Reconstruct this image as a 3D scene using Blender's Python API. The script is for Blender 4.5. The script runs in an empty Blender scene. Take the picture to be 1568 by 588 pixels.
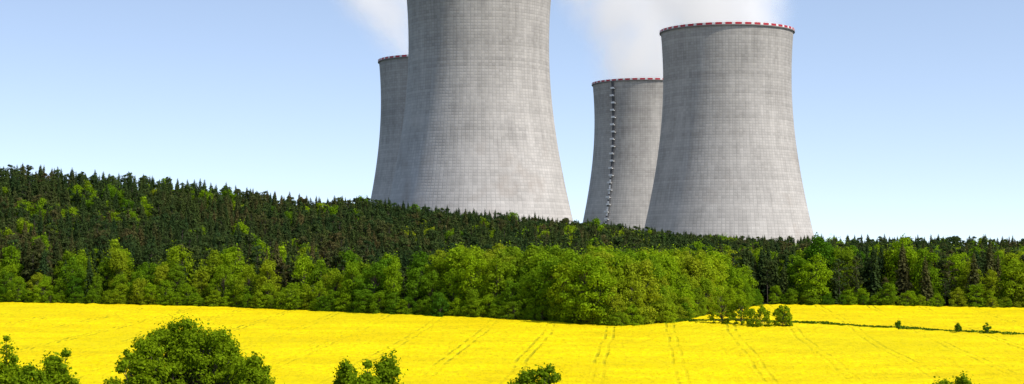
import bpy, math, numpy as np
from mathutils import Vector
rng = np.random.default_rng(7)
scene = bpy.context.scene
F = 2714.0; CX = 784.0; HY = 400.0

# ------------------------------------------------------------ node helpers
class NT:
    def __init__(s, tree):
        s.t = tree; s.n = tree.nodes; s.l = tree.links
    def new(s, typ, **kw):
        nd = s.n.new(typ)
        for k, v in kw.items(): setattr(nd, k, v)
        return nd
    def put(s, sock, v):
        if v is None: return
        if isinstance(v, bpy.types.NodeSocket): s.l.new(v, sock)
        else: sock.default_value = v
    def math(s, op, a, b=None, c=None, clamp=False):
        nd = s.new('ShaderNodeMath', operation=op, use_clamp=clamp)
        for i, v in enumerate((a, b, c)): s.put(nd.inputs[i], v)
        return nd.outputs[0]
    def vmath(s, op, a, b=None):
        nd = s.new('ShaderNodeVectorMath', operation=op)
        s.put(nd.inputs[0], a); s.put(nd.inputs[1], b)
        return nd.outputs[0]
    def mrange(s, v, a, b, c=0.0, d=1.0, smooth=False):
        nd = s.new('ShaderNodeMapRange')
        if smooth: nd.interpolation_type = 'SMOOTHSTEP'
        s.put(nd.inputs[0], v)
        for i, x in enumerate((a, b, c, d)): s.put(nd.inputs[i+1], x)
        return nd.outputs[0]
    def noise(s, vec, scale, detail=3, rough=0.55, col=False):
        nd = s.new('ShaderNodeTexNoise')
        s.put(nd.inputs['Vector'], vec); nd.inputs['Scale'].default_value = scale
        nd.inputs['Detail'].default_value = detail; nd.inputs['Roughness'].default_value = rough
        return nd.outputs['Color' if col else 'Fac']
    def mix(s, f, a, b, blend='MIX'):
        nd = s.new('ShaderNodeMix', data_type='RGBA', blend_type=blend)
        s.put(nd.inputs[0], f)
        for i, v in ((6, a), (7, b)):
            if isinstance(v, tuple) and len(v) == 3: v = (*v, 1)
            s.put(nd.inputs[i], v)
        return nd.outputs[2]
    def sep(s, v):
        nd = s.new('ShaderNodeSeparateXYZ'); s.put(nd.inputs[0], v); return nd.outputs
    def comb(s, x, y, z):
        nd = s.new('ShaderNodeCombineXYZ')
        for i, v in enumerate((x, y, z)): s.put(nd.inputs[i], v)
        return nd.outputs[0]

def newmat(name):
    m = bpy.data.materials.new(name); m.use_nodes = True
    nt = NT(m.node_tree); nt.n.clear()
    out = nt.new('ShaderNodeOutputMaterial')
    return m, nt, out

def simple(name, col, rough=0.8, var=0.15, scale=1.0):
    m, nt, out = newmat(name)
    b = nt.new('ShaderNodeBsdfPrincipled')
    tc = nt.new('ShaderNodeTexCoord')
    f = nt.noise(tc.outputs['Object'], scale)
    c = nt.mix(f, tuple(x*(1-var) for x in col), tuple(min(1, x*(1+var)) for x in col))
    nt.put(b.inputs['Base Color'], c); b.inputs['Roughness'].default_value = rough
    nt.l.new(b.outputs[0], out.inputs[0])
    return m

def leafmat(name, dark, light, third=None, patch=0.012, transl=0.3, tf=(1.25, 1.2, .5)):
    m, nt, out = newmat(name)
    oi = nt.new('ShaderNodeObjectInfo'); geo = nt.new('ShaderNodeNewGeometry')
    pn = nt.noise(oi.outputs['Location'], patch, 2)
    f = nt.math('ADD', nt.math('MULTIPLY', oi.outputs['Random'], 0.65), nt.math('MULTIPLY', nt.mrange(pn, .35, .65), 0.35))
    c = nt.mix(f, dark, light)
    if third:
        pn2 = nt.noise(oi.outputs['Location'], patch*1.7+0.003, 2)
        f2 = nt.math('MULTIPLY', nt.mrange(pn2, .46, .62), nt.mrange(nt.math('FRACT', nt.math('MULTIPLY', oi.outputs['Random'], 13.7)), .2, .9))
        c = nt.mix(f2, c, third)
    v = nt.mrange(geo.outputs['Random Per Island'], 0, 1, 0.68, 1.32)
    c = nt.mix(1.0, c, nt.comb(v, v, v), 'MULTIPLY')
    d = nt.new('ShaderNodeBsdfDiffuse'); t = nt.new('ShaderNodeBsdfTranslucent')
    nt.put(d.inputs[0], c)
    nt.put(t.inputs[0], nt.mix(1.0, c, tf, 'MULTIPLY'))
    mx = nt.new('ShaderNodeMixShader'); mx.inputs[0].default_value = transl
    nt.l.new(d.outputs[0], mx.inputs[1]); nt.l.new(t.outputs[0], mx.inputs[2])
    nt.l.new(mx.outputs[0], out.inputs[0])
    return m

# ------------------------------------------------------------ mesh builder
class MB:
    def __init__(s): s.v = []; s.m = []
    def quads(s, V, mat=0):
        V = np.asarray(V, dtype=np.float32).reshape(-1, 4, 3)
        s.v.append(V); s.m.append(np.full(len(V), mat, dtype=np.int32))
    def tube(s, p0, p1, r0, r1, seg=7, mat=1):
        p0 = np.array(p0, float); p1 = np.array(p1, float); d = p1-p0; L = np.linalg.norm(d)
        if L < 1e-6: return
        d /= L
        a = np.cross(d, [0, 0, 1.0]) if abs(d[2]) < .9 else np.cross(d, [1.0, 0, 0])
        a /= np.linalg.norm(a); b = np.cross(d, a)
        th = np.linspace(0, 2*np.pi, seg+1)
        ring = np.cos(th)[:, None]*a+np.sin(th)[:, None]*b
        A = p0+ring*r0; B = p1+ring*r1
        s.quads(np.stack([A[:-1], A[1:], B[1:], B[:-1]], 1), mat)
    def box(s, c, ax, ay, az, mat=0):
        c, ax, ay, az = [np.array(q, float) for q in (c, ax, ay, az)]
        P = lambda i, j, k: c+i*ax+j*ay+k*az
        for f in (((-1,-1,-1),(-1,1,-1),(1,1,-1),(1,-1,-1)), ((-1,-1,1),(1,-1,1),(1,1,1),(-1,1,1)),
                  ((-1,-1,-1),(1,-1,-1),(1,-1,1),(-1,-1,1)), ((-1,1,-1),(-1,1,1),(1,1,1),(1,1,-1)),
                  ((-1,-1,-1),(-1,-1,1),(-1,1,1),(-1,1,-1)), ((1,-1,-1),(1,1,-1),(1,1,1),(1,-1,1))):
            s.quads([P(*q) for q in f], mat)
    def leaves(s, C, N, size, mat=0):
        n = len(C)
        N = N/np.maximum(np.linalg.norm(N, axis=1, keepdims=True), 1e-6)
        r = rng.normal(size=(n, 3)); T = np.cross(N, r); T /= np.maximum(np.linalg.norm(T, axis=1, keepdims=True), 1e-6)
        B = np.cross(N, T)
        a = (size*rng.uniform(.4, .65, n))[:, None]; b = (size*rng.uniform(.28, .5, n))[:, None]
        bend = N*(size*rng.uniform(-.15, .15, n))[:, None]
        s.quads(np.stack([C-T*a+bend, C-B*b, C+T*a+bend, C+B*b], 1), mat)
    def mesh(s, name, mats, smooth=False):
        V = np.concatenate(s.v); M = np.concatenate(s.m); n = len(V)
        me = bpy.data.meshes.new(name)
        me.vertices.add(n*4); me.loops.add(n*4); me.polygons.add(n)
        me.vertices.foreach_set('co', V.reshape(-1))
        me.loops.foreach_set('vertex_index', np.arange(n*4, dtype=np.int32))
        me.polygons.foreach_set('loop_start', np.arange(0, n*4, 4, dtype=np.int32))
        me.polygons.foreach_set('material_index', M)
        for m in mats: me.materials.append(m)
        me.update(calc_edges=True)
        return me

def link(name, me, loc=(0, 0, 0), parent=None):
    o = bpy.data.objects.new(name, me); scene.collection.objects.link(o); o.location = loc
    if parent: o.parent = parent
    return o

def grid_mesh(name, P, mats, smooth=True):
    ny, nx, _ = P.shape
    me = bpy.data.meshes.new(name)
    idx = np.arange(nx*ny).reshape(ny, nx)
    q = np.stack([idx[:-1, :-1], idx[:-1, 1:], idx[1:, 1:], idx[1:, :-1]], -1).reshape(-1, 4)
    me.vertices.add(nx*ny); me.loops.add(len(q)*4); me.polygons.add(len(q))
    me.vertices.foreach_set('co', P.astype(np.float32).reshape(-1))
    me.loops.foreach_set('vertex_index', q.reshape(-1).astype(np.int32))
    me.polygons.foreach_set('loop_start', np.arange(0, len(q)*4, 4, dtype=np.int32))
    me.polygons.foreach_set('use_smooth', np.full(len(q), smooth))
    for m in mats: me.materials.append(m)
    me.update(calc_edges=True)
    return me

# ------------------------------------------------------------ terrain
EX = np.array([-700, -400, -175, -92, -16, 30, 47, 60, 85, 171, 400, 700.])
EY = np.array([690, 640, 607, 578, 530, 489, 508, 545, 604, 595, 570, 560.])
RPX = np.array([-600, -100, 0, 40, 110, 150, 200, 290, 380, 450, 500, 535, 600, 680, 760, 850, 920, 980, 1040, 1120, 1250, 1568, 2400])
RPY = np.array([262, 253, 254, 253, 258, 262, 259, 270, 285, 299, 306, 299, 306, 313, 320, 331, 340, 348, 355, 362, 372, 378, 380.])
YR = 880.
def smax(a, b, k=3.0): return np.logaddexp(a/k, b/k)*k
def sst(t): t = np.clip(t, 0, 1); return t*t*(3-2*t)
def field_z(X, Y):
    fz = -18+.035*(np.minimum(Y, 760)-490)-.008*np.maximum(X, 0)+0.35*np.sin(X/37+1)*np.sin(Y/61)
    hill = -2.2-.15*np.maximum(Y, 0)+0*X
    return smax(fz, hill, 1.5)
def ground_z(X, Y):
    X = np.asarray(X, float); Y = np.asarray(Y, float)
    f = field_z(X, Y)-1.0
    Yb = np.interp(X, EX, EY)
    ze = field_z(X, Yb)-1.0
    px = X/YR*F+CX
    R = (HY-np.interp(px, RPX, RPY))/F*YR-19.5
    t = np.clip((Y-Yb)/(YR-Yb), 0, 1)
    z = ze+(R-ze)*t**1.25+1.2*np.sin(X/23+Y/41)*np.sin(Y/29)*sst(t*4)
    back = sst((Y-YR)/95)
    z = z*(1-back)+(-5-7*sst((Y-1500)/1500))*back
    return np.where(Y > Yb, z, f)

xs = np.concatenate([[-12000, -6000, -3000, -1600, -1000], np.arange(-600, 601, 6), [1000, 1600, 3000, 6000, 12000]]).astype(float)
ys = np.concatenate([[-8000, -3000, -800, -250], np.arange(-80, 1320, 6), [1500, 2000, 3000, 5000, 9000, 15000]]).astype(float)
XX, YY = np.meshgrid(xs, ys)
m_ground, nt, out = newmat('forest_floor_grass')
tc = nt.new('ShaderNodeTexCoord')
n1 = nt.noise(tc.outputs['Object'], .05, 5); n2 = nt.noise(tc.outputs['Object'], 1.2, 4)
c = nt.mix(nt.mrange(n1, .35, .65), (.03, .045, .012), (.06, .085, .02))
c = nt.mix(nt.mrange(n2, .3, .7, 0, .6), c, (.035, .03, .015))
b = nt.new('ShaderNodeBsdfPrincipled'); nt.put(b.inputs['Base Color'], c); b.inputs['Roughness'].default_value = .95
nt.l.new(b.outputs[0], out.inputs[0])
link('ground', grid_mesh('ground', np.stack([XX, YY, ground_z(XX, YY)], -1), [m_ground]))

# ------------------------------------------------------------ rapeseed field
m_field, nt, out = newmat('rapeseed_flowers')
tc = nt.new('ShaderNodeTexCoord'); P = tc.outputs['Object']; sp = nt.sep(P)
wob = nt.math('MULTIPLY', nt.math('SUBTRACT', nt.noise(P, .012, 2), .5), 5.0)
u = nt.math('ADD', nt.math('SUBTRACT', sp[0], nt.math('MULTIPLY', sp[1], .074)), wob)
u = nt.math('ADD', u, 1.0)
fr = nt.math('FRACT', nt.math('DIVIDE', u, 17.0))
du = nt.math('ABSOLUTE', nt.math('SUBTRACT', fr, .5))           # 0 at line centre
dm = nt.math('ABSOLUTE', nt.math('SUBTRACT', nt.math('MULTIPLY', du, 17.0), 1.05))
line = nt.mrange(dm, .12, .6, 1, 0, True)
brk = nt.mrange(nt.noise(P, .13, 5), .40, .62, .05, 1.0)
brk2 = nt.mrange(nt.noise(P, .017, 2), .42, .6, .3, 1.0)
line = nt.math('MULTIPLY', nt.math('MULTIPLY', line, brk), brk2)
st = nt.vmath('MULTIPLY', P, (1.0, .35, 1.0))
fine = nt.noise(st, 1.1, 6, .75)
mid = nt.noise(nt.vmath('MULTIPLY', P, (.5, 1, 1)), .07, 5, .65)
big = nt.noise(P, .012, 3)
c = nt.mix(nt.mrange(mid, .40, .60), (.90, .70, .002), (.74, .555, .002))
c = nt.mix(nt.mrange(fine, .46, .66, 0, .75), c, (.48, .39, .004))
c = nt.mix(nt.mrange(big, .46, .62, 0, .45), c, (.64, .55, .004))
c = nt.mix(nt.math('MULTIPLY', line, .65), c, (.30, .29, .01))
b = nt.new('ShaderNodeBsdfPrincipled'); nt.put(b.inputs['Base Color'], c); b.inputs['Roughness'].default_value = 1.0
b.inputs['Specular IOR Level'].default_value = 0.05
bp = nt.new('ShaderNodeBump'); bp.inputs['Strength'].default_value = .7; bp.inputs['Distance'].default_value = .4
nt.put(bp.inputs['Height'], nt.math('SUBTRACT', nt.math('ADD', fine, nt.math('MULTIPLY', mid, 1.5)), line))
nt.l.new(bp.outputs[0], b.inputs['Normal']); nt.l.new(b.outputs[0], out.inputs[0])

fx = np.arange(-560, 561, 1.5)
Yb = np.interp(fx, EX, EY)+2.0
tt = np.linspace(0, 1, 300)
Y0 = 215.
GX = np.repeat(fx[None, :], len(tt), 0)
GY = Y0+(Yb[None, :]-Y0)*tt[:, None]
GZ = field_z(GX, GY)+.12*rng.normal(size=GX.shape)
GZ[0, :] -= 1.3; GZ[-1, :] -= 1.3; GZ[:, 0] -= 1.3; GZ[:, -1] -= 1.3
link('rapeseed_field', grid_mesh('rapeseed_field', np.stack([GX, GY, GZ], -1), [m_field], True))

# ------------------------------------------------------------ tree generators
m_bark = simple('bark', (.07, .055, .04), .95, .35, 3)
m_dec = leafmat('broadleaf_foliage', (.070, .170, .010), (.28, .41, .010), (.28, .33, .016), .02, .42)
m_con = leafmat('conifer_needles', (.030, .060, .020), (.074, .104, .024), (.105, .088, .032), .010, .2)
m_near = leafmat('tree_foliage', (.16, .25, .008), (.24, .34, .008), None, .02, .45)
m_young = leafmat('young_foliage', (.05, .13, .01), (.10, .20, .01), None, .02, .3)
m_grass = leafmat('verge_grass', (.06, .13, .01), (.14, .22, .012), None, .02, .3)

def rdir(n):
    v = rng.normal(size=(n, 3)); return v/np.linalg.norm(v, axis=1, keepdims=True)

def broadleaf(name, H, R, base, nclump, nleaf, lsize, cr, mat, shape=.6, rough=.28, sprig=.07, dome=False):
    mb = MB()
    lean = rng.uniform(-.3, .3, 2)
    mb.tube((0, 0, -1), (lean[0], lean[1], H*.5), H*.018+.05, H*.011, 8)
    mb.tube((lean[0], lean[1], H*.5), (lean[0]*1.5, lean[1]*1.5, H*.9), H*.011, .03, 6)
    Cs = []; Rs = []
    nl = 7; lobes = rng.uniform(0, 2*np.pi, nl); lamp = rng.uniform(-rough, rough, nl)
    for i in range(nclump):
        uu = rng.uniform(0, 1)**.85
        th = rng.uniform(0, 2*np.pi)
        r = cr*rng.uniform(.55, 1.25)
        if dome:
            uu = rng.uniform(0, 1)
            prof = R*math.sqrt(max(0.0, 1-uu**2.2))
            rr = prof*math.sqrt(rng.uniform(.1, 1))
            # lobed dome with shoots that stick out of it
            lob = 1+.18*math.sin(2*th+lobes[0])+.11*math.sin(3*th+lobes[1])+.07*math.sin(5*th+lobes[2])
            rr *= lob
            zz_ = uu*(1+.08*math.sin(th*2+lobes[3])-.10*abs(math.sin(rr*1.9/max(R*.35, .5)+lobes[4])))
            if rng.uniform() < .30:
                rr *= rng.uniform(1.0, 1.10); zz_ *= rng.uniform(1.0, 1.06); r *= .6
            z = base+(H-base)*zz_
        else:
            prof = R*max(0.08, math.sin(math.pi*(uu*.84+.14)))**shape
            prof *= 1+sum(lamp[k]*max(0, math.cos(th-lobes[k]))**3*math.sin(3*uu+k) for k in range(nl))
            rr = prof*math.sqrt(rng.uniform(.25, 1))
            z = base+(H-base)*uu*.95*(1+.35*rough*math.sin(th*3+lobes[0]))
        rr = max(0, rr-r*.4)
        Cs.append((rr*math.cos(th)+lean[0], rr*math.sin(th)+lean[1], z)); Rs.append(r)
    for c, r in zip(Cs, Rs):
        c = np.array(c)
        zz = max(.5, c[2]*rng.uniform(.45, .75))
        mb.tube((lean[0]*zz/H, lean[1]*zz/H, zz), c, H*.005+.02, .02, 4)
        d = rdir(nleaf); d[:, 2] = np.where(rng.uniform(size=nleaf) < .35, np.abs(d[:, 2]), d[:, 2])
        rad = r*rng.uniform(.45, 1.08, nleaf)**.7
        k = rng.uniform(size=nleaf)
        rad = np.where(k < sprig, rad*rng.uniform(1.1, 1.7, nleaf), rad)
        Pp = c+d*rad[:, None]*np.array([1, 1, .8])
        Pp[:, 2] += np.where(k < sprig, np.abs(rng.normal(0, r*.35, nleaf)), 0)
        N = d+rng.normal(size=(nleaf, 3))*.5+np.array([0, 0, .3])
        mb.leaves(Pp, N, lsize*rng.uniform(.6, 1.25, nleaf))
    return mb.mesh(name, [mat, m_bark])

def spruce(name, H, R, base):
    mb = MB()
    mb.tube((0, 0, -1), (0, 0, H*.97), H*.013+.05, .03, 6)
    nw = int(H*1.7)
    for i in range(nw):
        f = i/(nw-1)
        z = base+(H-base)*f**.95
        L = R*(1-f)**.8*rng.uniform(.8, 1.12)+.08
        nb = int(9-3*f)
        a0 = rng.uniform(0, 6.28)
        for k in range(nb):
            a = a0+k*2*np.pi/nb+rng.uniform(-.25, .25); Lk = L*rng.uniform(.6, 1.15)
            d = np.array([math.cos(a), math.sin(a), 0]); s = np.array([-d[1], d[0], 0])
            ns = 3 if Lk > 1.2 else 2
            pts = [np.array([0, 0, z])+d*Lk*q+np.array([0, 0, (.15*q-.45*q*q)*Lk]) for q in np.linspace(.08, 1, ns+1)]
            for j in range(ns):
                w0 = .42*Lk**.5*(1-.2*j/ns); w1 = w0*.75 if j < ns-1 else .08
                roll = rng.uniform(-.5, .5); up = np.array([0, 0, roll])
                mb.quads([pts[j]-(s+up)*w0, pts[j+1]-(s+up)*w1, pts[j+1]+(s+up)*w1, pts[j]+(s+up)*w0])
            n = 5
            q = rng.uniform(.35, 1.05, n)
            Pp = np.array([0, 0, z])+d*(Lk*q)[:, None]+rng.normal(size=(n, 3))*.16*min(1, Lk)+np.stack([0*q, 0*q, (.15*q-.5*q*q)*Lk-.1], 1)
            N = d+rng.normal(size=(n, 3))*.5+np.array([0, 0, .6])
            mb.leaves(Pp, N, rng.uniform(.35, .75, n)*min(1, .45+Lk*.5))
    return mb.mesh(name, [m_con, m_bark])

def pine(name, H, R):
    mb = MB()
    mb.tube((0, 0, -1), (0, 0, H*.92), .25, .06, 6)
    for i in range(34):
        f = rng.uniform(0, 1)
        z = H*(.42+.56*f); rr = R*math.sqrt(max(.05, 1-f*f*.9))*rng.uniform(.2, 1.0); a = rng.uniform(0, 6.28)
        c = np.array([rr*math.cos(a), rr*math.sin(a), z])
        mb.tube((0, 0, z-.8), c, .08, .03, 4)
        n = 42; r = rng.uniform(.7, 1.25)
        d = rdir(n); Pp = c+d*np.array([1, 1, .6])*r*rng.uniform(.5, 1.1, (n, 1))
        mb.leaves(Pp, d+rng.normal(size=(n, 3))*.5+np.array([0, 0, .4]), rng.uniform(.35, .7, n))
    return mb.mesh(name, [m_con, m_bark])

col_d = bpy.data.collections.new('broadleaf_tree_kinds')
for i, (H, R, base, sh) in enumerate([(18, 6.0, 1.0, .5), (18, 5.4, .8, .45), (18, 6.8, 1.5, .5), (18, 4.8, .6, .45), (18, 6.0, 1.2, .6), (18, 5.4, 1.0, .55)]):
    me = broadleaf('broadleaf_kind_%d' % i, H, R, base, 54, 100, .60, 1.9, m_dec, sh, .35)
    col_d.objects.link(bpy.data.objects.new('broadleaf_kind_%d' % i, me))
col_c = bpy.data.collections.new('conifer_tree_kinds')
for i in range(5):
    me = spruce('conifer_kind_%d' % i, 20, rng.uniform(3.0, 4.0), rng.uniform(1.0, 3.0))
    col_c.objects.link(bpy.data.objects.new('conifer_kind_%d' % i, me))
for i in range(5, 7):
    me = pine('conifer_kind_%d' % i, 19, 3.4)
    col_c.objects.link(bpy.data.objects.new('conifer_kind_%d' % i, me))

def forest(name, coll, pts, rot, scl, idx):
    me = bpy.data.meshes.new(name); n = len(pts)
    me.vertices.add(n); me.vertices.foreach_set('co', np.asarray(pts, np.float32).reshape(-1))
    a = me.attributes.new('rot', 'FLOAT_VECTOR', 'POINT'); a.data.foreach_set('vector', np.asarray(rot, np.float32).reshape(-1))
    a = me.attributes.new('scl', 'FLOAT_VECTOR', 'POINT'); a.data.foreach_set('vector', np.asarray(scl, np.float32).reshape(-1))
    a = me.attributes.new('idx', 'INT', 'POINT'); a.data.foreach_set('value', np.asarray(idx, np.int32))
    me.update()
    o = link(name, me)
    g = bpy.data.node_groups.new(name+'_scatter', 'GeometryNodeTree')
    g.interface.new_socket('Geometry', in_out='INPUT', socket_type='NodeSocketGeometry')
    g.interface.new_socket('Geometry', in_out='OUTPUT', socket_type='NodeSocketGeometry')
    N = g.nodes; L = g.links
    gi = N.new('NodeGroupInput'); go = N.new('NodeGroupOutput')
    ci = N.new('GeometryNodeCollectionInfo'); ci.inputs['Collection'].default_value = coll
    ci.inputs['Separate Children'].default_value = True; ci.inputs['Reset Children'].default_value = True
    iop = N.new('GeometryNodeInstanceOnPoints'); iop.inputs['Pick Instance'].default_value = True
    def na(nm, ty):
        x = N.new('GeometryNodeInputNamedAttribute'); x.data_type = ty; x.inputs['Name'].default_value = nm
        return x.outputs['Attribute']
    e2r = N.new('FunctionNodeEulerToRotation')
    L.new(na('rot', 'FLOAT_VECTOR'), e2r.inputs[0])
    L.new(gi.outputs[0], iop.inputs['Points']); L.new(ci.outputs[0], iop.inputs['Instance'])
    L.new(na('idx', 'INT'), iop.inputs['Instance Index']); L.new(e2r.outputs[0], iop.inputs['Rotation'])
    L.new(na('scl', 'FLOAT_VECTOR'), iop.inputs['Scale'])
    L.new(iop.outputs[0], go.inputs[0])
    md = o.modifiers.new('scatter', 'NODES'); md.node_group = g
    return o

# towers (axis x, axis y, base z)
TOWERS = [(-19.6, 1043., 4.0), (140., 1150., -4.8), (-56.5, 1322., -4.8), (111., 1490., -4.8)]

# --- edge trees following the wood's outline
D = []; C = []      # (x,y,scale)
ex = np.concatenate([[-380], EX[2:-2], [380]]); ey = np.interp(ex, EX, EY)
seg = np.hypot(np.diff(ex), np.diff(ey)); cum = np.concatenate([[0], np.cumsum(seg)])
def along(s):
    x = np.interp(s, cum, ex); y = np.interp(s, cum, ey)
    x2 = np.interp(s+1, cum, ex); y2 = np.interp(s+1, cum, ey); x1 = np.interp(s-1, cum, ex); y1 = np.interp(s-1, cum, ey)
    dx, dy = x2-x1, y2-y1; l = math.hypot(dx, dy)+1e-6
    return x, y, -dy/l, dx/l
for off, sp, s0, s1, pd in ((1.5, 3.2, .16, .34, 1), (3.5, 5.5, .3, .6, 1), (8, 8.0, .5, .95, .95), (15, 8.5, .7, 1.08, .85), (23, 9, .85, 1.15, .6)):
    s = 0.
    while s < cum[-1]:
        x, y, nx, ny = along(s)
        o = off+rng.uniform(-2, 2) if off > 2 else off+rng.uniform(-.8, 1.2)
        X = x+nx*o; Y = y+ny*o
        grove = -22 < X < 84 and Y < 600
        right = X > 84
        sc = rng.uniform(s0, s1)
        if grove: sc = min(1.10, sc*1.12); pdd = 1
        elif right:
            pdd = pd*.4; sc = sc*(1.15 if off > 5 else .8)
        else:
            pdd = pd*.92; sc = sc*.95
        if Y > np.interp(X, EX, EY)-0.5:
            if rng.uniform() < pdd or (off < 4): D.append((X, Y, sc))
            else: C.append((X, Y, sc*1.0*.95))
        s += sp*rng.uniform(.7, 1.3)*(.8 if grove else 1)
# --- interior
sp = 5.6
for gx in np.arange(-390, 390, sp):
    for gy in np.arange(495, 975, sp):
        X = gx+rng.uniform(-.48, .48)*sp; Y = gy+rng.uniform(-.48, .48)*sp
        if abs(X) > Y*.30+95: continue
        eb = np.interp(X, EX, EY)
        if Y < eb+24: continue
        if 47 < X < 92 and Y < np.interp(X, [47, 60, 92], [530, 575, 640]) : continue
        if any(math.hypot(X-t[0], Y-t[1]) < 68 for t in TOWERS): continue
        grove = -30 < X < 80 and Y < 575
        nz = math.sin(X*.031+1.3)*math.sin(Y*.027+.4)+.5*math.sin(X*.083)*math.sin(Y*.071+2)
        if grove:
            if rng.uniform() < .6: D.append((X, Y, rng.uniform(.95, 1.13)))
        else:
            pd = .02+.10*(nz > .65)
            if X > 60 and Y < 720: pd = .28
            if Y > 845 and X < 70: pd = .02
            if X < -170 and 760 < Y < 840: pd += .12
            if rng.uniform() < pd: D.append((X, Y, rng.uniform(.85, 1.08)))
            elif Y > 820: C.append((X, Y, rng.uniform(.88, 1.04)))
            else: C.append((X, Y, rng.uniform(.80, 1.10)))
def finish(name, coll, L, weights, tall=1.0):
    A = np.array(L); n = len(A)
    z = ground_z(A[:, 0], A[:, 1])
    pts = np.stack([A[:, 0], A[:, 1], z-.2], 1)
    rot = np.stack([rng.normal(0, .025, n), rng.normal(0, .025, n), rng.uniform(0, 6.28, n)], 1)
    w = A[:, 2]*rng.uniform(.88, 1.15, n)
    w = np.where(A[:, 2] < .5, w*1.4, w)
    scl = np.stack([w, w, A[:, 2]*tall], 1)
    idx = rng.choice(len(weights), n, p=np.array(weights)/sum(weights))
    forest(name, coll, pts, rot, scl, idx)
    print(name, n)
finish('broadleaf_wood', col_d, D, [1]*6)
finish('conifer_forest', col_c, C, [1, 1, 1, 1, 1, 1.3, 1.3])

# ------------------------------------------------------------ foreground trees & bushes
def place_px(px, py, Y):
    return (px-CX)/F*Y, (HY-py)/F*Y
def big_tree(px, py, Y, Rpx, nclump=150, nleaf=170, ls=.21, kr=.14, base=.45):
    nm = 'broadleaf_tree'
    X, zt = place_px(px, py, Y); zb = float(ground_z(X, Y)); H = zt-zb; R = Rpx/F*Y
    me = broadleaf(nm, H, R, H*base, nclump, nleaf, ls, max(.55, R*kr), m_near, .55, .5, .20, True)
    o = link(nm, me, (X, Y, zb)); return o
big_tree(282, 501, 132, 104, nclump=380, base=.6)
big_tree(218, 528, 128, 58, nclump=200)
big_tree(350, 524, 134, 64, nclump=200)
big_tree(398, 546, 130, 48, nclump=170)
big_tree(80, 543, 126, 54, nclump=210)
big_tree(10, 541, 130, 56, nclump=190)
big_tree(46, 562, 122, 54, nclump=180)
big_tree(535, 561, 122, 48, nclump=170)
big_tree(592, 562, 124, 52, nclump=170)
big_tree(562, 570, 118, 56, nclump=170)
big_tree(822, 563, 118, 60, nclump=200)
big_tree(1462, 575, 120, 60, nclump=170)
# bushes by the corner of the grove
for px, Y, hpx, rpx in ((1163, 497, 30, 22), (1198, 500, 29, 17), (1135, 505, 40, 20), (1105, 508, 48, 22), (675, 532, 26, 13)):
    X = (px-CX)/F*Y; zb = float(ground_z(X, Y)); sc = Y/F
    me = broadleaf('shrub', hpx*sc+1.0, rpx*sc, .3, 60, 60, .42, .75, m_young if px == 675 else m_near, .4)
    link('shrub', me, (X, Y, zb))
for px, Y, hpx in ((1374, 492, 10), (1466, 486, 8), (1511, 482, 10)):
    X = (px-CX)/F*Y; zb = float(ground_z(X, Y)); sc = Y/F
    me = broadleaf('young_tree', hpx*sc+1.9, 6*sc, 1.3, 18, 45, .3, .45, m_young, .5)
    link('young_tree', me, (X, Y, zb))

# grass verge dividing the field
VX = np.array([44, 60, 83, 110, 137, 180, 260, 420.]); VY = np.array([511, 520, 516, 497, 480, 452, 410, 340.])
mb = MB()
n = 15000
x = 44+(rng.uniform(0, 1, n)**1.4)*376
y = np.interp(x, VX, VY)+rng.normal(0, .9, n)
k = y < np.interp(x, EX, EY)+4
x, y = x[k], y[k]; n = len(x)
z = field_z(x, y)+rng.uniform(-.3, .40, n)*(1+.5*np.sin(x*.3))
mb.leaves(np.stack([x, y, z], 1), rng.normal(size=(n, 3))*[1, 1, .7]+[0, -.4, .2], rng.uniform(.4, .8, n))
link('grass_verge', mb.mesh('grass_verge', [m_grass]))

# ------------------------------------------------------------ cooling towers
m_con_t, nt, out = newmat('tower_concrete')
tc = nt.new('ShaderNodeTexCoord'); P = tc.outputs['Object']; sp_ = nt.sep(P)
ang = nt.math('ARCTAN2', sp_[1], sp_[0])
U = nt.math('MULTIPLY', ang, 128/(2*math.pi)); V = nt.math('DIVIDE', sp_[2], 1.75)
def lines(val, w):
    f = nt.math('ABSOLUTE', nt.math('SUBTRACT', nt.math('FRACT', val), .5))
    return nt.mrange(f, .5-w, .5-w*.35, 0, 1)
lu = lines(U, .13); lv = lines(V, .16)
wn = nt.new('ShaderNodeTexWhiteNoise'); wn.noise_dimensions = '3D'
oi = nt.new('ShaderNodeObjectInfo')
nt.put(wn.inputs[0], nt.comb(nt.math('FLOOR', U), nt.math('FLOOR', V), oi.outputs['Random']))
wn2 = nt.new('ShaderNodeTexWhiteNoise'); wn2.noise_dimensions = '2D'
nt.put(wn2.inputs[0], nt.comb(nt.math('FLOOR', V), nt.math('MULTIPLY', oi.outputs['Random'], 9), 0))
off = nt.comb(nt.math('MULTIPLY', oi.outputs['Random'], 300), 0, 0)
PP = nt.vmath('ADD', P, off)
streak = nt.noise(nt.vmath('MULTIPLY', PP, (1, 1, .06)), .28, 5, .65)
blot = nt.noise(nt.vmath('MULTIPLY', PP, (1, 1, .7)), .045, 5, .6)
fine = nt.noise(PP, 1.1, 4, .7)
val = nt.math('ADD', .40, nt.math('MULTIPLY', nt.math('SUBTRACT', wn.outputs[0], .5), .06))
val = nt.math('ADD', val, nt.math('MULTIPLY', nt.math('SUBTRACT', wn2.outputs[0], .5), .055))
val = nt.math('ADD', val, nt.math('MULTIPLY', nt.math('SUBTRACT', streak, .5), .26))
val = nt.math('ADD', val, nt.math('MULTIPLY', nt.math('SUBTRACT', blot, .5), .28))
val = nt.math('ADD', val, nt.math('MULTIPLY', nt.math('SUBTRACT', fine, .5), .08))
val = nt.math('ADD', val, nt.mrange(sp_[2], 20, 130, .08, -.02))
lmod = nt.mrange(nt.noise(PP, .06, 3), .35, .65, .4, 1.2)
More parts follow.
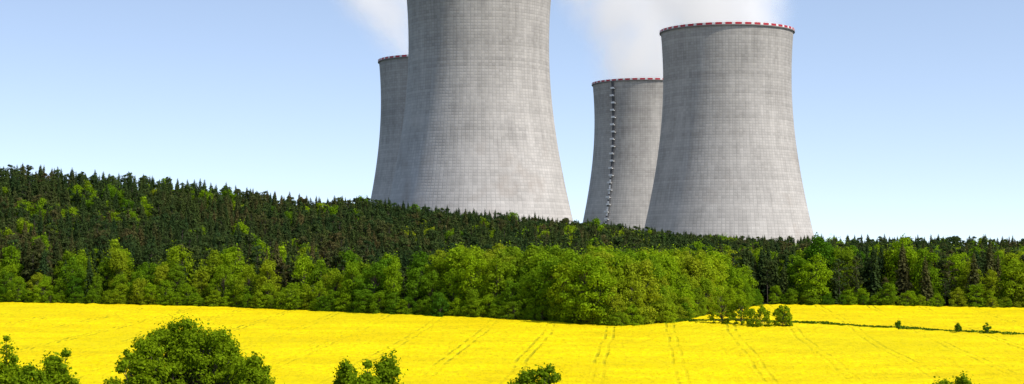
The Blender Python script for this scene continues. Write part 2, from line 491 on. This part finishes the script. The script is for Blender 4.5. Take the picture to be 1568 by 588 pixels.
ln = nt.math('MULTIPLY', lmod, nt.math('MAXIMUM', nt.math('MULTIPLY', lu, .17), nt.math('MULTIPLY', lv, .16)))
val = nt.math('MULTIPLY', val, nt.math('SUBTRACT', 1.0, ln))
c = nt.mix(1.0, nt.comb(val, val, val), (1.0, .94, .85), 'MULTIPLY')
brown = nt.math('MULTIPLY', nt.mrange(nt.noise(PP, .05, 4), .54, .70, 0, .55), nt.mrange(sp_[2], 20, 90, 1, 0))
c = nt.mix(brown, c, (.30, .24, .19))
b = nt.new('ShaderNodeBsdfPrincipled'); nt.put(b.inputs['Base Color'], c); b.inputs['Roughness'].default_value = .92
b.inputs['Specular IOR Level'].default_value = .2
bp = nt.new('ShaderNodeBump'); bp.inputs['Strength'].default_value = .3; bp.inputs['Distance'].default_value = .2
nt.put(bp.inputs['Height'], nt.math('MULTIPLY', nt.math('MAXIMUM', lu, lv), -1.0))
nt.l.new(bp.outputs[0], b.inputs['Normal']); nt.l.new(b.outputs[0], out.inputs[0])

m_red = simple('red_paint', (.42, .012, .025), .5, .1)
m_white = simple('white_paint', (.70, .68, .66), .5, .08)
m_slab = simple('dark_concrete', (.20, .19, .18), .9, .15)
m_steel = simple('dark_steel', (.07, .07, .075), .6, .2)
m_lw = simple('pale_steel', (.72, .72, .70), .6, .1)
HT = 154.8; ZT = 123.0; RT = 41.5; BB = 116.0
def rad(z): return RT*np.sqrt(1+((z-ZT)/BB)**2)

def band(mb, z0, z1, r0, r1, nseg, mats):
    th = np.linspace(0, 2*np.pi, nseg+1)
    cs = np.stack([np.cos(th), np.sin(th)], 1)
    for i in range(nseg):
        a, b_ = cs[i], cs[i+1]; mt = mats[i % len(mats)]
        o0 = (*(a*r1), z0); o1 = (*(b_*r1), z0); o2 = (*(b_*r1), z1); o3 = (*(a*r1), z1)
        i0 = (*(a*r0), z0); i1 = (*(b_*r0), z0); i2 = (*(b_*r0), z1); i3 = (*(a*r0), z1)
        mb.quads([[o0, o1, o2, o3], [i1, i0, i3, i2], [o3, o2, i2, i3], [o1, o0, i0, i1]], mt)

shell_me = None
for ti, (tx, ty, bz) in enumerate(TOWERS):
    par = bpy.data.objects.new('cooling_tower', None); scene.collection.objects.link(par)
    par.location = (tx, ty, bz); par.empty_display_size = 20
    if shell_me is None:
        zz = np.linspace(9, HT-1.2, 110); th = np.linspace(0, 2*np.pi, 209)
        R_ = rad(zz)[:, None]
        Po = np.stack([R_*np.cos(th), R_*np.sin(th), np.repeat(zz[:, None], len(th), 1)], -1)
        Ri = R_-.7
        Pi = np.stack([Ri*np.cos(th), Ri*np.sin(th), np.repeat(zz[:, None], len(th), 1)], -1)[::-1]
        shell_me = grid_mesh('tower_shell', np.concatenate([Po, Pi], 0), [m_con_t], True)
        mb = MB()
        rt = float(rad(HT))
        band(mb, HT-1.9, HT-1.3, rt-.65, rt+.8, 144, [2])       # walkway slab
        band(mb, HT-1.28, HT+.05, rt-.6, rt+.7, 132, [0, 0, 1])    # red / white warning band
        rim_me = mb.mesh('rim', [m_red, m_white, m_slab])
        mb = MB()
        for i in range(44):
            a = i*2*np.pi/44; r0 = float(rad(0))+1.5; r1 = float(rad(9.2))-.3
            for s in (-1, 1):
                a1 = a+s*np.pi/44
                mb.tube((r0*math.cos(a), r0*math.sin(a), -.5), (r1*math.cos(a1), r1*math.sin(a1), 9.3), .55, .5, 8, 0)
        leg_me = mb.mesh('support_columns', [m_slab])
        mb = MB(); band(mb, -10, 1.2, float(rad(0))+.5, float(rad(0))+3.2, 96, [0]); basin_me = mb.mesh('basin_wall', [m_slab])
    for nm, me in (('shell', shell_me), ('warning_rim', rim_me), ('support_columns', leg_me), ('basin_wall', basin_me)):
        link(nm, me, parent=par)
    # ladder with landings
    cdir = np.array([-tx, -ty]); cdir /= np.linalg.norm(cdir); left = np.array([cdir[1], -cdir[0]])
    if left[0] > 0: left = -left
    phi = math.radians(36) if ti == 3 else math.radians(200)
    d2 = math.cos(phi)*cdir+math.sin(phi)*left
    d = np.array([d2[0], d2[1], 0]); s = np.array([-d[1], d[0], 0])
    mb = MB(); zs = np.arange(9, HT-.5, 1.5)
    for i, z0 in enumerate(zs[:-1]):
        z1 = zs[i+1]
        p0 = d*(float(rad(z0))+.9)+np.array([0, 0, z0]); p1 = d*(float(rad(z1))+.9)+np.array([0, 0, z1])
        low = z0 < 75
        for sg in (-1, 1):
            mb.tube(p0+s*.95*sg, p1+s*.95*sg, .2, .2, 5, 0)
        mb.tube(p0-s*.75, p0+s*.75, .09, .09, 5, 1 if low else 0)
        cg = (p0+p1)/2+d*.5
        mb.box(cg, s*.8, d*.06, (p1-p0)*.42, 1 if (low and i % 3 != 0) or (i % 4 == 0) else 0)
        if i % 4 == 0:
            mb.box(p0+d*.5+s*.5*(1 if i % 8 else -1), s*1.9, d*.9, np.array([0, 0, .2]), 1)
            mb.box(p0+d*1.35+s*.5*(1 if i % 8 else -1)+np.array([0, 0, .7]), s*1.9, d*.05, np.array([0, 0, .45]), 1)
    link('ladder', mb.mesh('ladder', [m_steel, m_lw]), parent=par)

# ------------------------------------------------------------ steam
def steam(tx, ty, bz, driftx, spread, dens, seed, em=.42, lo=.15):
    m_, nt, out = newmat('steam')
    tc = nt.new('ShaderNodeTexCoord'); P = tc.outputs['Object']; s = nt.sep(P)
    cx = nt.math('MULTIPLY', s[2], driftx)
    warp = nt.noise(nt.vmath('ADD', P, (seed, 0, 0)), .02, 1, col=True)
    W = nt.vmath('MULTIPLY', nt.vmath('SUBTRACT', warp, (.5, .5, .5)), (48, 48, 30))
    Pw = nt.vmath('ADD', nt.vmath('SUBTRACT', P, nt.comb(cx, 0, 0)), nt.vmath('MULTIPLY', W, nt.comb(nt.mrange(s[2], 0, 30), nt.mrange(s[2], 0, 30), 0)))
    w = nt.sep(Pw)
    rr = nt.math('SQRT', nt.math('ADD', nt.math('MULTIPLY', w[0], w[0]), nt.math('MULTIPLY', w[1], w[1])))
    R = nt.math('ADD', 42.0, nt.math('MULTIPLY', s[2], spread))
    q = nt.math('DIVIDE', rr, R)
    mask = nt.mrange(q, .25, 1.10, 1, 0, True)
    ns = nt.noise(nt.vmath('ADD', nt.vmath('SUBTRACT', P, nt.comb(cx, 0, 0)), (seed*2, 3, 0)), .032, 3, .6)
    dn = nt.mrange(ns, .38, .62, lo, 1.0, True)
    dn = nt.math('MULTIPLY', nt.math('MULTIPLY', dn, mask), dens)
    dn = nt.math('MULTIPLY', dn, nt.mrange(s[2], 0, 200, 1, 0))
    v = nt.new('ShaderNodeVolumePrincipled')
    v.inputs['Color'].default_value = (.99, .99, .99, 1); v.inputs['Anisotropy'].default_value = -.3
    nt.put(v.inputs['Density'], dn)
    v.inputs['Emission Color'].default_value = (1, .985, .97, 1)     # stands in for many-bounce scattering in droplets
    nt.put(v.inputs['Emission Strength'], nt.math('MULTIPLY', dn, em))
    nt.l.new(v.outputs[0], out.inputs['Volume'])
    th = np.linspace(0, 2*np.pi, 25)
    zz = [-0.5, 25, 90, 200]
    rings = [np.stack([(42 if z < 0 else 60+z*spread)*np.cos(th)+z*driftx, (42 if z < 0 else 60+z*spread)*np.sin(th), np.full(25, float(z))], 1) for z in zz]
    me = bpy.data.meshes.new('steam_plume')
    V = np.concatenate([r[:-1] for r in rings]); fs = []
    for k in range(3):
        for i in range(24): fs.append((k*24+i, k*24+(i+1) % 24, (k+1)*24+(i+1) % 24, (k+1)*24+i))
    fs.append(tuple(range(23, -1, -1))); fs.append(tuple(range(72, 96)))
    me.from_pydata(V.tolist(), [], fs); me.materials.append(m_)
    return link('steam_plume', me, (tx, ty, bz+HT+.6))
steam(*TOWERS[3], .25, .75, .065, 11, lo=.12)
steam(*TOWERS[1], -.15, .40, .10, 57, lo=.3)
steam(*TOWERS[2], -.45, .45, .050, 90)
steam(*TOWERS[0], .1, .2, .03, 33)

# ------------------------------------------------------------ light, sky, camera
el = math.radians(46); az = math.radians(122)
sd = Vector((math.sin(az)*math.cos(el), math.cos(az)*math.cos(el), math.sin(el)))
sl = bpy.data.lights.new('sun', 'SUN'); sl.energy = 4.6; sl.angle = math.radians(.5); sl.color = (1, .945, .86)
so = bpy.data.objects.new('sun', sl); scene.collection.objects.link(so)
so.rotation_euler = (-sd).to_track_quat('-Z', 'Y').to_euler(); so.location = (200, -100, 300)

w = bpy.data.worlds.new('World'); scene.world = w; w.use_nodes = True
nt = NT(w.node_tree); nt.n.clear()
tc = nt.new('ShaderNodeTexCoord')
vec = nt.vmath('NORMALIZE', nt.vmath('ADD', nt.vmath('MULTIPLY', tc.outputs['Generated'], (1, 1, 1.6)), (0, 0, .115)))
sky = nt.new('ShaderNodeTexSky'); sky.sky_type = 'NISHITA'; sky.sun_disc = False
sky.sun_elevation = el; sky.sun_rotation = az; sky.altitude = 300; sky.air_density = 1.0; sky.dust_density = .4; sky.ozone_density = 2.0
nt.l.new(vec, sky.inputs[0])
bg = nt.new('ShaderNodeBackground'); bg.inputs[1].default_value = .15
tint = nt.mix(1.0, sky.outputs[0], (2.05, 1.70, 1.48), 'MULTIPLY')
nt.l.new(tint, bg.inputs[0])
o = nt.new('ShaderNodeOutputWorld'); nt.l.new(bg.outputs[0], o.inputs[0])

cam = bpy.data.cameras.new('camera'); cam.sensor_width = 36; cam.lens = F/1568*36; cam.clip_end = 30000; cam.clip_start = .5
co = bpy.data.objects.new('camera', cam); scene.collection.objects.link(co)
co.location = (0, 0, 0); co.rotation_euler = (math.radians(90)+math.atan((HY-294)/F), 0, 0)
scene.camera = co
scene.view_settings.view_transform = 'Standard'
try: scene.view_settings.look = 'None'
except Exception: pass
scene.view_settings.exposure = 0
